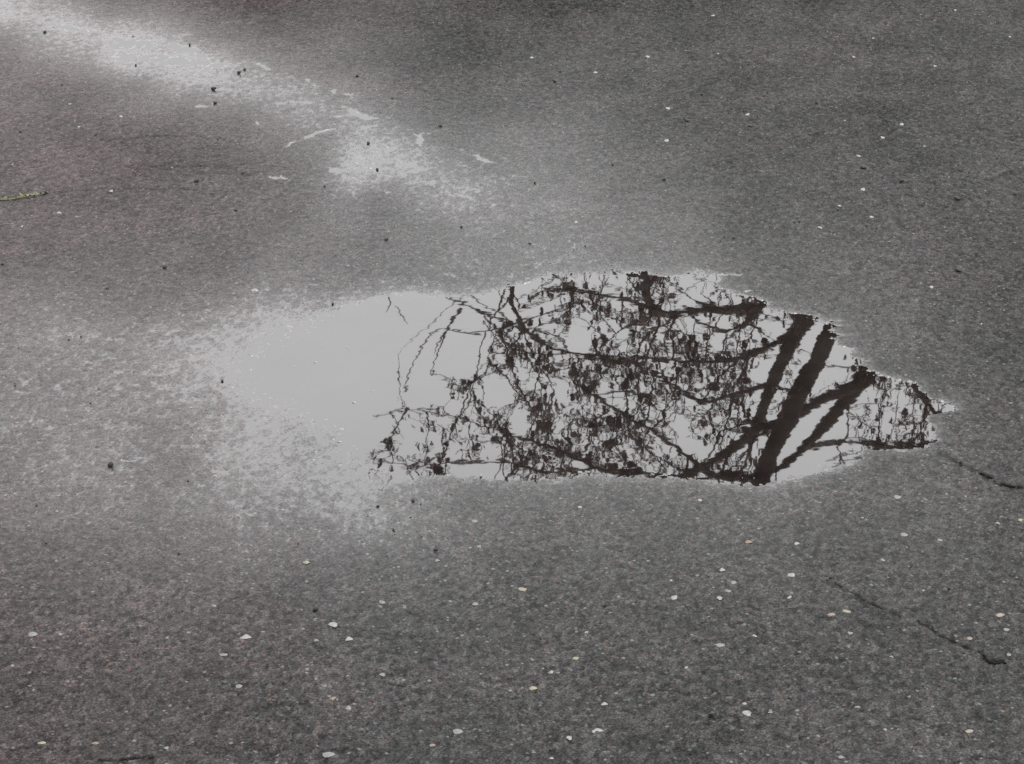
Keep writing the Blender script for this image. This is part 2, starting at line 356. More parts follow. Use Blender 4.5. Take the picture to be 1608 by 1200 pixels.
# ------------------------------------------------------------------ water sheets (z = 0; the asphalt's stones break through them)
def sheet(name, pts, label, z=0.0):
    o = mesh_obj(name, [ground(x, y, z) for x, y in pts], [list(range(len(pts)))[::-1]], mw, smooth=False)
    if o.data.polygons[0].normal.z < 0: o.data.flip_normals()
    tag(o, label, None, None, 'structure'); return o
sheet('puddle', [(-190,450),(250,425),(520,395),(790,372),(1100,372),(1260,405),(1420,500),(1560,600),(1760,730),(1760,800),(1450,760),(1250,815),(900,850),(560,910),(200,920),(-190,900)],
      'large still puddle mirroring a bare tree and pale sky')
sheet('puddle', [(-190,-80),(120,-60),(380,70),(640,140),(800,220),(860,330),(770,368),(520,392),(380,340),(250,200),(-190,120)],
      'thin streak of standing water at the upper left of the asphalt')

# ------------------------------------------------------------------ the bare tree mirrored in the puddle (stands across the road)
rng = np.random.default_rng(7)
CV = Vector((0, 0, -H))
TD = 16.0
def tp(x, y, d):
    """point that the water mirrors at photo pixel (x, y), at ground distance d"""
    v = px_dir(x, y); v.z = -v.z; s = d / v.y
    return CV + v * s
# limbs: (x, y, distance, radius m)
LIMBS = {
 'trunk': [(1560,-1010,16.3,.34),(1545,-800,16.3,.27),(1520,-500,16.2,.24),(1470,-100,16.1,.22),(1420,180,16.0,.2)],
 'a': [(1420,180,16,.15),(1360,380,15.9,.1),(1305,520,15.8,.06),(1285,570,15.8,.06),(1258,610,15.8,.062),(1240,655,15.7,.064),(1215,700,15.7,.058),(1196,755,15.6,.052),(1180,830,15.5,.05),(1140,950,15.4,.03)],
 'b': [(1420,180,16,.13),(1320,380,16.3,.085),(1262,505,16.4,.056),(1236,550,16.4,.045),(1214,600,16.5,.043),(1197,645,16.5,.04),(1184,685,16.6,.036),(1140,712,16.7,.034),(1091,742,16.7,.026),(1050,756,16.8,.016)],
 'c': [(1420,180,16,.12),(1425,400,16.2,.08),(1385,560,16.2,.07),(1350,600,16.2,.062),(1320,640,16.2,.045),(1285,680,16.1,.04),(1262,705,16.1,.03),(1225,735,16.0,.024),(1190,752,16,.02)],
 'c2': [(1350,600,16.2,.05),(1300,622,16.0,.035),(1262,645,15.9,.035),(1215,668,15.8,.036),(1165,676,15.8,.022)],
 'd': [(1265,505,16.4,.06),(1240,530,16.6,.045),(1200,550,16.7,.035),(1150,565,16.8,.028),(1080,570,17,.02),(1000,560,17,.016)],
 'e': [(1320,380,16.3,.07),(1240,440,15.7,.04),(1190,487,15.5,.033),(1145,490,15.4,.03),(1085,486,15.3,.028),(1040,492,15.2,.024),(985,470,15,.018)],
 'e2': [(1190,487,15.5,.028),(1170,510,15.4,.02),(1140,530,15.4,.018),(1090,505,15.3,.014),(1075,485,15.3,.012)],
 'e3': [(1185,487,15.5,.016),(1160,500,15.4,.014),(1200,522,15.5,.01)],
 'f': [(1240,440,15.7,.05),(1150,400,15.5,.045),(1060,412,15.4,.04),(1020,438,15.4,.034),(1000,455,15.5,.02)],
 'f2': [(1060,412,15.4,.03),(950,392,15.4,.026),(850,400,15.4,.018),(800,440,15.4,.017),(797,466,15.4,.016),(806,490,15.4,.014),(822,518,15.4,.012),(850,540,15.5,.012)],
 'g': [(1020,438,15.4,.03),(1008,465,15.6,.028),(1030,488,15.6,.022),(1060,498,15.7,.018)],
 'h': [(1215,600,16.5,.04),(1150,620,16.8,.028),(1100,635,17,.022),(1000,570,17.2,.02),(930,560,17.2,.02),(866,552,17.2,.02),(835,525,17.2,.019),(805,507,17.2,.016),(760,495,17.2,.012),(725,470,17.2,.009),(702,468,17.2,.006)],
 'h2': [(725,486,17.2,.009),(710,500,17.2,.008),(698,522,17.2,.006),(690,545,17.2,.005),(684,565,17.2,.004),(675,585,17.2,.003)],
 'h3': [(698,522,17.2,.005),(686,540,17.2,.004),(680,556,17.2,.003)],
 'h4': [(805,507,17.2,.01),(770,520,17.2,.009),(740,528,17.2,.007),(720,518,17.2,.006),(690,514,17.2,.005),(675,520,17.2,.005),(660,545,17.2,.004),(652,565,17.2,.004),(640,590,17.2,.004),(636,605,17.2,.003)],
 'h5': [(760,495,17.2,.008),(735,475,17.2,.007),(700,468,17.2,.005)],
 'i': [(1262,705,16.1,.024),(1290,697,16.1,.02),(1325,691,16.1,.017),(1360,695,16.1,.017),(1400,702,16.1,.02),(1465,703,16.1,.026),(1540,660,16.1,.03)],
 'j': [(1425,400,16.2,.06),(1480,560,16,.05),(1540,640,16,.03),(1620,720,16,.02)],
 'j2': [(1480,560,16,.035),(1425,606,16,.024),(1450,625,16,.02),(1470,652,16,.016),(1500,690,16,.01)],
 'k': [(1196,755,15.6,.04),(1120,750,15.4,.03),(1060,700,15.3,.02),(960,640,15.3,.016),(900,600,15.3,.01)],
 'l': [(1196,755,15.6,.04),(1150,742,15.9,.03),(1091,754,16.3,.026),(1000,742,16.8,.028),(935,736,17.1,.03),(908,722,17.2,.028),(885,708,17.2,.024),(830,692,17.2,.018),(770,672,17.2,.012),(700,650,17.2,.008),(640,640,17.2,.005),(585,655,17.3,.003)],
 'l2': [(935,736,17.1,.014),(860,742,17.1,.012),(780,722,17.1,.01),(700,728,17.1,.008),(640,735,17.2,.006),(590,722,17.2,.003)],
 'e4': [(1265,505,16.4,.05),(1235,478,16.2,.03),(1185,480,16,.026),(1120,485,15.9,.022),(1095,476,15.8,.018)],
 'n': [(985,470,15,.014),(900,455,15,.012),(850,450,15,.01),(830,470,15,.008)],
 'o': [(610,462,17.2,.006),(619,480,17.2,.004),(607,492,17.2,.003)],
 'o2': [(619,480,17.2,.004),(630,495,17.2,.003),(641,508,17.2,.0025)],
 'o0': [(800,350,17.2,.012),(700,400,17.2,.01),(640,430,17.2,.008),(610,462,17.2,.006)],
 'p': [(1320,380,16.3,.06),(1150,380,17,.04),(950,360,17.2,.025),(800,350,17.2,.014)],
 'q': [(1140,950,15.4,.03),(1050,1150,15,.02),(950,1350,14.8,.012)],
 'r': [(1420,180,16,.1),(1560,420,16.6,.07),(1700,700,16.8,.045),(1760,1000,17,.025),(1800,1300,17,.012)],
 's': [(1470,-100,16.1,.1),(1650,60,15.5,.07),(1850,260,15.2,.05),(2050,520,15,.03),(2200,800,15,.015)],
 'u': [(1470,-100,16.1,.1),(1340,40,15,.06),(1180,160,14.6,.045),(1050,260,14.4,.03),(960,330,14.3,.016)],
 'v': [(1196,755,15.6,.04),(1260,900,16,.035),(1300,1100,16.4,.02),(1320,1350,16.6,.012)],
}
for nm in ('h', 'l', 'e', 'e2', 'f', 'd', 'i', 'k'):
    LIMBS[nm] = [(x, y, d, r * .74 if r < .06 else r) for x, y, d, r in LIMBS[nm]]
nodes, par, rad0 = [], [], []
lookup_nodes = {}
def near_node(P):
    if not nodes: return -1
    a = np.array(nodes); d = ((a - np.array(P)) ** 2).sum(1); return int(d.argmin())
limb_chains = []
for nm, pts in LIMBS.items():
    if nm == 'o0': pass
    P = [tp(x, y, d) for x, y, d, r in pts]; R = [r for *_, r in pts]
    prev = -1
    if nm != 'trunk':
        a = np.array(nodes); d = ((a - np.array(P[0])) ** 2).sum(1); prev = int(d.argmin())
    chain = []
    for i in range(len(P)):
        if i == 0:
            if prev < 0 or (Vector(nodes[prev]) - P[0]).length > .12:
                nodes.append(tuple(P[0])); par.append(prev); rad0.append(R[0]); prev = len(nodes) - 1
            chain.append(prev); continue
        seg = (P[i] - P[i - 1]).length; n = max(1, int(seg / .12))
        for k in range(1, n + 1):
            f = k / n; q_ = P[i - 1].lerp(P[i], f)
            r_ = R[i - 1] + (R[i] - R[i - 1]) * f
            if k < n: q_ = q_ + Vector(rng.normal(0, 1, 3)) * min(r_ * .22, .012)
            nodes.append(tuple(q_)); par.append(prev); rad0.append(r_); prev = len(nodes) - 1; chain.append(prev)
# second-order branches spring from the limbs, reach outwards and up
SB = []
srcs = [(nm, i) for nm, p in LIMBS.items() if nm in ('b','d','e','f','h','l','l2','c2','k','f2','g','i','j2','c') for i in range(len(p) - 1)]
rs_ = random.Random(21)
for n_ in range(95):
    nm, i = rs_.choice(srcs); a_, b_ = LIMBS[nm][i], LIMBS[nm][i + 1]; f = rs_.random()
    x, y, d, r_ = [a_[k] + (b_[k] - a_[k]) * f for k in range(4)]
    if x > 1230 and nm not in ('i', 'j2'): continue
    if x < 720: continue
    r_ = min(r_ * .55, .013); P = tp(x, y, d)
    dirv = Vector((rs_.uniform(-1, .35), rs_.uniform(-.6, .6), rs_.uniform(-.5, 1.0))).normalized(); n = rs_.randint(6, 15)
    a2 = np.array(nodes); prev = int(((a2 - np.array(P)) ** 2).sum(1).argmin()); chain = [(Vector(nodes[prev]), r_)]
    for k in range(n):
        P = P + dirv * .06; dirv = (dirv + Vector(rng.normal(0, .22, 3)) + Vector((-.03, 0, .05))).normalized(); rr = r_ * (1 - k / n * .75)
        px_, py_ = None, None
        nodes.append(tuple(P)); par.append(prev); rad0.append(rr); prev = len(nodes) - 1; chain.append((P.copy(), rr))
    SB.append(chain)
# tube mesh from node chains
def tubes(chains, sides):
    V, F = [], []
    for pts, rs in chains:
        if len(pts) < 2: continue
        base = None; prevu = None
        for i, p in enumerate(pts):
            a = pts[max(0, i - 1)]; c = pts[min(len(pts) - 1, i + 1)]
            tdir = (c - a); 
            if tdir.length < 1e-6: tdir = Vector((0, 0, 1))
            tdir.normalize()
            if prevu is None: prevu = tdir.orthogonal().normalized()
            u = (prevu - tdir * prevu.dot(tdir)); u = u.normalized() if u.length > 1e-5 else tdir.orthogonal().normalized(); prevu = u
            v = tdir.cross(u); s0 = len(V)
            for k in range(sides):
                an = 2 * math.pi * k / sides; V.append(p + (u * math.cos(an) + v * math.sin(an)) * rs[i])
            if base is not None:
                for k in range(sides): F.append((base + k, base + (k + 1) % sides, s0 + (k + 1) % sides, s0 + k))
            base = s0
        F.append(tuple(range(base, base + sides)))
    return V, F
mb, t, b = new_mat('dark_bark')
n = N(t, 'ShaderNodeTexNoise', Scale=14.0, Detail=5.0); tcb = N(t, 'ShaderNodeTexCoord'); t.links.new(tcb.outputs['Object'], n.inputs['Vector'])
t.links.new(ramp(t, n.outputs[0], [(.3, (.022, .016, .013)), (.6, (.05, .04, .032)), (.8, (.09, .08, .06))]), b.inputs['Base Color']); b.inputs['Roughness'].default_value = .9
bb = N(t, 'ShaderNodeBump', Strength=.6, Distance=.01); t.links.new(n.outputs[0], bb.inputs['Height']); t.links.new(bb.outputs[0], b.inputs['Normal'])
ml, t, b = new_mat('withered_leaf'); b.inputs['Base Color'].default_value = (.1, .06, .05, 1); b.inputs['Roughness'].default_value = .8
mc, t, b = new_mat('cone'); b.inputs['Base Color'].default_value = (.02, .014, .012, 1); b.inputs['Roughness'].default_value = .9

tree = bpy.data.objects.new('tree', None); C.objects.link(tree)
root = tp(1560, -1010, 16.3); root.z = 0; tree.location = root
tag(tree, 'bare dark leaning tree across the asphalt, seen mirrored in the puddle', 'tree')
# --- attractors
def in_poly(x, y, P):
    r = False; n = len(P)
    for i in range(n):
        (x1, y1), (x2, y2) = P[i], P[(i + 1) % n]
        if (y1 > y) != (y2 > y) and x < (x2 - x1) * (y - y1) / (y2 - y1) + x1: r = not r
    return r
ZONES = [ # polygon in mirrored picture, number, distance range
 ([(960,405),(1060,410),(1080,450),(1050,490),(1000,520),(930,500),(880,450)], 360, (14.6,16.4)),
 ([(830,415),(980,405),(960,500),(900,540),(860,500)], 130, (14.8,16.6)),
 ([(880,545),(1000,530),(1130,560),(1190,590),(1170,660),(1060,660),(1000,740),(860,700),(800,610)], 1500, (15,18)),
 ([(1000,480),(1110,530),(1200,520),(1210,560),(1080,590),(960,580)], 330, (14.8,17.4)),
 ([(690,600),(760,560),(880,560),(880,690),(800,680),(720,650)], 170, (16,18)),
 ([(760,530),(860,530),(880,575),(780,590)], 110, (16.4,18)),
 ([(565,725),(640,640),(700,640),(860,690),(1000,745),(860,770),(640,770)], 330, (16.4,18)),
 ([(750,655),(800,660),(920,715),(1010,740),(900,765),(800,745)], 650, (16.4,17.8)),
 ([(1000,650),(1180,690),(1120,765),(960,765)], 160, (15.5,17.6)),
 ([(1345,625),(1400,590),(1480,600),(1540,700),(1470,730),(1350,700)], 330, (15.4,16.8)),
 ([(1300,500),(1400,540),(1400,620),(1330,580)], 160, (15.4,16.8)),
 ([(1330,590),(1350,570),(1395,590),(1390,625),(1340,625)], 130, (15.9,16.4)),
 ([(1240,495),(1290,490),(1300,520),(1250,530)], 80, (15.9,16.4)),
 ([(1500,560),(1750,560),(1750,800),(1540,780),(1480,700)], 500, (15,17.5)),
 ([(1120,440),(1250,470),(1260,520),(1150,480)], 130, (15,16.4)),
 ([(1250,530),(1300,600),(1240,680),(1200,640)], 26, (15.2,16.4)),
 ([(1190,700),(1220,700),(1190,760),(1100,760)], 50, (15.2,16.4)),
 # unseen crown: lower limbs, right side and top
 ([(960,200),(1500,200),(1700,430),(1400,430),(960,400)], 300, (14,18)),
 ([(1560,300),(2300,300),(2250,1100),(1600,1200),(1560,700)], 520, (14,18.5)),
 ([(560,800),(1560,800),(1560,1400),(800,1500)], 520, (14,18.5)),
 ([(1250,-100),(1700,-100),(1900,200),(1200,200)], 90, (14,18)),
]
random.seed(4)
attr = []
for poly, n, (d0, d1) in ZONES:
    xa, xb = min(p[0] for p in poly), max(p[0] for p in poly); ya, yb = min(p[1] for p in poly), max(p[1] for p in poly)
    k = 0; tries = 0
    while k < n and tries < n * 40:
        tries += 1
        x, y = random.uniform(xa, xb), random.uniform(ya, yb)
        if in_poly(x, y, poly) and (y > 790 or vnoise(np.array([x / 34.0]), np.array([y / 26.0]), 77)[0] > random.uniform(.25, .75)): attr.append(tuple(tp(x, y, random.uniform(d0, d1)))); k += 1
attr = np.array(attr)
NB = len(nodes)
pos_ = np.zeros((60000, 3)); pos_[:NB] = nodes; cnt = NB
nearest = np.full(len(attr), -1); nd = np.full(len(attr), 1e9)
def update(s, e):
    for c0 in range(s, e, 400):
        d = np.linalg.norm(attr[:, None] - pos_[None, c0:min(e, c0 + 400)], axis=2); m = d.argmin(1); v = d[np.arange(len(attr)), m]
        u = v < nd; nd[u] = v[u]; nearest[u] = m[u] + c0
# thick trunk nodes may not grow twigs: start from nodes thinner than 12 cm
update(0, cnt)
alive = np.ones(len(attr), bool); STEP, KILL = .05, .06
kids_dir = {}
for it in range(160):
    alive &= nd > KILL
    act = np.where(alive & (nd < 1.3))[0]
    if not len(act) or cnt > 40000: break
    v = attr[act] - pos_[nearest[act]]; v /= np.linalg.norm(v, axis=1)[:, None]
    un, inv = np.unique(nearest[act], return_inverse=True)
    acc = np.zeros((len(un), 3)); np.add.at(acc, inv, v)
    acc += rng.normal(0, .3, acc.shape); acc[:, 2] += .08
    acc /= np.linalg.norm(acc, axis=1)[:, None] + 1e-9
    newp = pos_[un] + acc * STEP
    s = cnt; keep = []
    for k, i in enumerate(un):
        L_ = kids_dir.setdefault(int(i), [])
        if any(np.dot(acc[k], dd) > .97 for dd in L_) or len(L_) > 3: continue
        L_.append(acc[k]); pos_[cnt] = newp[k]; par.append(int(i)); cnt += 1
    if cnt == s: break
    update(s, cnt)
print('tree nodes', cnt)
# radii of grown twigs, pipe model
radius = np.zeros(cnt); radius[:NB] = rad0
kids = [[] for _ in range(cnt)]
for i, p in enumerate(par):
    if p >= 0: kids[p].append(i)
for i in range(cnt - 1, NB - 1, -1):
    if not kids[i]: radius[i] = .0027
    else: radius[i] = min(.016, sum(radius[k] ** 2.3 for k in kids[i]) ** (1 / 2.3))
def chains_of(lo):
    out_ = []
    for i in range(lo, cnt):
        p = par[i]
        if p < lo or (len(kids[p]) and main_kid[p] != i):
            ch = [p, i] if p >= 0 else [i]
            c = i
            while main_kid[c] >= 0: c = main_kid[c]; ch.append(c)
            out_.append(ch)
    return out_
main_kid = [-1] * cnt
for i in range(NB, cnt):
    if kids[i]: main_kid[i] = max(kids[i], key=lambda k: radius[k])
lr = np.array(root)
tw = []
for ch in chains_of(NB):
    if len(ch) < 2: continue
    pts = [Vector(pos_[c] - lr) for c in ch]; rs = [radius[c] for c in ch]; rs[0] = rs[1]
    tw.append((pts, rs))
V, F = tubes(tw, 4); mesh_obj('twigs', V, F, mb, tree)['kind'] = 'stuff'
# limbs
for nm in ('trunk',):
    V, F = tubes([([tp(x, y, d) - root for x, y, d, r in LIMBS[nm]], [r for *_, r in LIMBS[nm]])], 14)
    mesh_obj('trunk', V, F, mb, tree)
big = []
for nm, pts in LIMBS.items():
    if nm == 'trunk': continue
    P = [tp(x, y, d) - root for x, y, d, r in pts]; R = [r for *_, r in pts]
    # subdivide with a little crookedness
    Q, RR = [P[0]], [R[0]]
    for i in range(1, len(P)):
        n = max(1, int((P[i] - P[i - 1]).length / .1))
        for k in range(1, n + 1):
            f = k / n; r_ = R[i - 1] + (R[i] - R[i - 1]) * f; q_ = P[i - 1].lerp(P[i], f)
            if k < n: q_ = q_ + Vector(rng.normal(0, 1, 3)) * min(r_ * .25, .012)
            Q.append(q_); RR.append(r_ * random.uniform(.9, 1.1))
    # smooth once
    for _ in range(1):
        for i in range(1, len(Q) - 1): Q[i] = Q[i] * .5 + (Q[i - 1] + Q[i + 1]) * .25
    V, F = tubes([(Q, RR)], 9); mesh_obj('limb', V, F, mb, tree)
for ch in SB:
    V, F = tubes([([p - root for p, _ in ch], [q for _, q in ch])], 6); mesh_obj('branch', V, F, mb, tree)
# cones and withered leaves at twig ends
V, F, V2, F2 = [], [], [], []
ico = bmesh.new(); bmesh.ops.create_icosphere(ico, subdivisions=1, radius=1); iv = [v.co.copy() for v in ico.verts]; fi = [[v.index for v in f.verts] for f in ico.faces]; ico.free()
dense = [z for z in ZONES if z[1] >= 100]
for i in range(NB, cnt):
    P = Vector(pos_[i] - lr)
    if not kids[i] and random.random() < .08 or random.random() < .012:
        s = random.uniform(.012, .03) * random.choice((.7, 1, 1.35)); s0 = len(V)
        P2 = P + Vector((0, 0, -s)); q_ = Vector((random.uniform(.45, 1.3), random.uniform(.5, 1.1), random.uniform(.6, 1.7))) * s; V += [P2 + Vector((v.x * q_.x, v.y * q_.y, v.z * q_.z)) * random.uniform(.6, 1.3) for v in iv]; F += [[a + s0 for a in f] for f in fi]
    if random.random() < .45:
        for _ in range(random.randint(1, 2)):
            s = random.uniform(.01, .036); s0 = len(V2); u = Vector(rng.normal(0, 1, 3)).normalized(); v = u.orthogonal().normalized()
            c = P + Vector(rng.normal(0, .02, 3)); up = u.cross(v) * s * .3
            V2 += [c - u * s, c + v * s * .5 + up, c + u * s, c - v * s * .5 + up]; F2 += [(s0, s0 + 1, s0 + 2), (s0, s0 + 2, s0 + 3)]
mesh_obj('cones', V, F, mc, tree)['kind'] = 'stuff'
mesh_obj('withered_leaves', V2, F2, ml, tree, False)['kind'] = 'stuff'

# ------------------------------------------------------------------ loose crumbs and stone chips
def stone_mat(name, c, rough=.55):
    m, t, b = new_mat(name); n = N(t, 'ShaderNodeTexNoise', Scale=3.0, Detail=4.0); tcs = N(t, 'ShaderNodeTexCoord')
    t.links.new(tcs.outputs['Object'], n.inputs['Vector'])
    t.links.new(ramp(t, n.outputs[0], [(.3, tuple(v * .55 for v in c)), (.55, c), (.75, tuple(min(1, v * 1.25) for v in c))]), b.inputs['Base Color']); b.inputs['Roughness'].default_value = rough
    return m
MS = {'white': stone_mat('white_stone', (.09, .09, .083)), 'pale': stone_mat('pale_stone', (.055, .055, .052)), 'tan': stone_mat('tan_stone', (.085, .07, .045)),
      'orange': stone_mat('orange_stone', (.07, .045, .03)), 'yellow': stone_mat('yellow_stone', (.09, .088, .045)), 'black': stone_mat('black_crumb', (.006, .006, .006), .85)}
def stone_mesh(col, seed, flat):
    bm = bmesh.new(); bmesh.ops.create_icosphere(bm, subdivisions=2, radius=.5)
    r = random.Random(seed); pl = []
    for _ in range(8):
        v = Vector((r.gauss(0, 1), r.gauss(0, 1), r.gauss(0, 1))).normalized(); pl.append((v, r.uniform(.24, .4)))
    for v in bm.verts:
        for nrm, d in pl:
            k = v.co.dot(nrm) - d
            if k > 0: v.co -= nrm * k
        v.co.z *= flat
        v.co *= r.uniform(.96, 1.04)
    m = bpy.data.meshes.new(col + '_stone'); bm.to_mesh(m); bm.free(); m.materials.append(MS[col]); return m
VAR = {c: [stone_mesh(c, 10 * i + ord(c[0]), .55 if c != 'black' else .8) for i in range(4)] for c in MS}
def zat(p):
    z, *_ = surface(np.array([p.x]), np.array([p.y])); return float(z[0])
k_rng = random.Random(12)
ALLX, ALLC = [], []
def put(name, col, x, y, wpx, hpx, label, cat, group):
    ALLX.append((name, col, x, y, wpx, hpx, label, cat, group))
def flush():
    P = [ground(a[2], a[3]) for a in ALLX]
    Zs, *_ = surface(np.array([p.x for p in P]), np.array([p.y for p in P]))
    for (name, col, x, y, wpx, hpx, label, cat, group), p, z in zip(ALLX, P, Zs):
        o = bpy.data.objects.new(name, k_rng.choice(VAR[col])); C.objects.link(o)
        dist = math.hypot(p.y, H); pxm = dist * TH / 804
        sw = wpx * pxm; sh = hpx * pxm
        # seen height = depth*sin(view) + stands up
        sd = min(sw * 1.6, max(sw * .5, sh / max(.2, H / dist) * (.6 if col == 'black' else .8)))
        sz = min(sw, sd) * (1.1 if col == 'black' else .8)
        lift = sz * .2 if col == 'black' else 0
        o.location = (p.x, p.y, max(z, 0) + lift)
        kk = .85 if col == 'black' else .88
        o.scale = (sw * kk, sd * kk, sz * (kk if col == 'black' else .5)); o.rotation_euler = (0, 0, k_rng.uniform(-.4, .4))
        tag(o, label, cat, group)
B = 'stone_chip'; Gp = 'pale stone chips in the asphalt'
for col, x, y, w_, h_, lab in [
 ('white',938,1150,29,12,'largest white elongated stone chip, flat in the asphalt at the bottom centre'),
 ('white',1172,1123,23,15,'plump white stone chip near the bottom, under a tiny chip just above it'),
 ('white',1170,1109,11,7,'tiny white chip just above the plump white chip near the bottom'),
 ('white',522,985,21,13,'bright white oval stone chip on the near left, beside a black crumb'),
 ('white',386,1004,23,13,'dull white stone chip left of the bright oval chip on the near left'),
 ('white',548,1006,16,12,'white chip just right of and below the bright oval chip on the near left'),
 ('yellow',481,886,18,9,'pale greenish yellow stone chip in the near left asphalt below the puddle'),
 ('white',400,457,18,8,'white flat chip in the asphalt up and left of the puddle'),
 ('white',1134,897,12,9,'white chip at the top of a short row of four chips below the puddle'),
 ('pale',1151,917,14,9,'second chip of the short row of four below the puddle'),
 ('pale',1143,930,15,8,'third chip of the short row of four below the puddle'),
 ('white',1129,942,13,9,'lowest white chip of the short row of four below the puddle'),
 ('white',1059,942,16,11,'white chip alone to the left of the short row of chips below the puddle'),
 ('white',1243,906,19,9,'white flat chip to the right of the short row of chips below the puddle'),
 ('pale',1128,1016,26,9,'long slanted grey-white chip near the bottom right of centre'),
 ('yellow',904,1038,15,10,'yellowish chip in the lower centre asphalt above a smaller white one'),
 ('white',866,1058,14,9,'white chip below and left of the yellowish chip in the lower centre'),
 ('yellow',836,1085,20,10,'dull yellow chip in the lower centre near the bottom'),
 ('white',949,1108,14,9,'white chip above and right of the largest elongated chip'),
 ('white',893,1163,13,11,'white chip below and left of the largest elongated chip'),
 ('orange',1304,968,20,9,'orange-pink stone chip right of centre in the near asphalt'),
 ('tan',1330,963,18,9,'tan chip right beside the orange-pink chip'),
 ('orange',1174,853,18,8,'orange chip just below the right part of the puddle'),
 ('tan',821,928,18,9,'tan chip alone below the middle of the puddle'),
 ('tan',1571,969,19,9,'tan chip close to the right edge, above the dark end of the crack'),
 ('orange',1521,1006,14,9,'orange chip on the right, just above the long crack'),
 ('tan',1524,1151,22,9,'tan chip in the bottom right corner of the photo'),
 ('orange',523,1100,21,11,'orange chip near the bottom, left of centre'),
 ('orange',150,1170,19,8,'orange chip in the bottom left corner'),
 ('yellow',65,1170,18,7,'yellowish chip at the bottom left edge, left of the orange one'),
 ('pale',515,1190,26,12,'wide pale grey chip at the bottom edge, left of centre'),
 ('orange',678,1175,16,8,'orange chip at the bottom edge, right of the wide pale grey chip'),
 ('white',1385,218,12,8,'brightest white chip in the far right asphalt'),
 ('white',935,116,9,8,'white chip in the far asphalt near the top centre'),
 ('white',1048,172,11,8,'upper of two white chips one above the other in the far asphalt'),
 ('white',1047,223,11,8,'lower of two white chips one above the other in the far asphalt'),
 ('white',1462,453,10,9,'white chip right of the puddle beyond its right end'),
 ('pale',351,1031,20,8,'flat grey-white chip below the dull white chip on the near left'),
 ('yellow',1602,821,11,10,'yellow chip at the right edge of the photo beside the water crack'),
]: put(B, col, x, y, w_, h_, lab, 'stone chip', Gp)
def many(name, col, lst, w_, h_, label, cat, group, ratio=.6):
    names = ['leftmost', 'second', 'third', 'fourth', 'fifth', 'sixth', 'seventh', 'eighth', 'ninth', 'tenth', 'eleventh', 'twelfth', 'thirteenth', 'fourteenth',
             'fifteenth', 'sixteenth', 'seventeenth', 'eighteenth', 'nineteenth', 'twentieth', 'twenty-first', 'twenty-second', 'twenty-third']
    lst = sorted(lst)
    for i_, e in enumerate(lst):
        w0 = names[i_] + ('' if i_ == 0 else ' from the left'); 
        if i_ == len(lst) - 1: w0 = 'rightmost'
        label = w0 + ' of ' + group.replace('tiny black crumbs in the speckled wet area', 'tiny black crumbs').replace(' between the bright streak and', ' above')
        x, y = e[:2]; ww = (e[2] if len(e) > 2 else w_) * k_rng.uniform(.7, 1.05)
        put(name, col, x, y, ww, ww * ratio, label, cat, group)
many(B,'white',[(911,800,12),(1099,788,13),(1184,1001,13),(1210,1121,13),(866,1194,12),(1054,914,10),(919,882,9),(921,995,12),(1078,1052,10),(1241,940,15),(1251,856,14)],12,8,
     'small white stone chip in the asphalt between the puddle and the bottom centre','stone chip','small white stone chips set in the asphalt below the puddle')
many(B,'pale',[(1386,883,11),(1419,843,16),(1580,992,18),(1390,1148,14),(1400,1035,10),(1476,851,12),(1567,825,13),(1409,783,22),(1354,815,9),(1604,953,11),(1584,1031,10),(1346,1113,14),(1429,1096,10),(1321,1193,14),(1590,883,10),(1335,997,16),(1450,930,9)],12,8,
     'small pale stone chip in the near asphalt at the lower right','stone chip','small pale grey stone chips at the lower right')
many(B,'pale',[(687,882,11),(336,954,16),(51,1000,18),(95,999,16),(752,861,10),(601,1062,18),(262,1178,14),(801,1088,12),(718,1152,24),(547,1115,18),(600,948,22),(707,947,10),(746,952,14),(745,820,13),(375,1080,18),(497,1009,14),(380,1170,12),(20,1048,11)],13,8,
     'small pale stone chip in the near asphalt at the lower left','stone chip','small pale grey stone chips at the lower left')
many(B,'white',[(1174,182,12),(1348,247,10),(1340,92,10),(1319,326,9),(1368,343,10),(1287,360,10),(1017,91,9),(835,92,9),(1326,191,8),(1416,197,10),(1371,62,7),(1128,86,8),(1539,352,10),(1355,300,13),(1410,459,7),(1541,511,8),(1120,26,9),(1468,106,8),(1586,60,8),(1500,18,8),(905,350,8),(1452,232,7)],9,8,
     'tiny white stone chip in the far asphalt at the upper right','stone chip','tiny white stone chips in the upper right asphalt',.75)
many(B,'white',[(190,184,10),(124,201,10),(110,165,7),(175,302,11),(35,357,8),(93,336,14),(322,745,6),(270,265,6),(20,260,6)],9,8,
     'tiny white stone chip in the far asphalt at the upper left','stone chip','tiny white stone chips in the upper left asphalt',.65)
many(B,'white',[(546,546,7),(495,569,10),(462,575,8),(556,632,12),(533,694,12),(300,641,9),(586,615,6)],9,5,
     'tiny white chip glimmering in the sky-bright left shallows of the puddle','stone chip','white chips in the bright left shallows of the puddle',.5)
B = 'asphalt_crumb'; Gd = 'black crumbs lying on the asphalt'
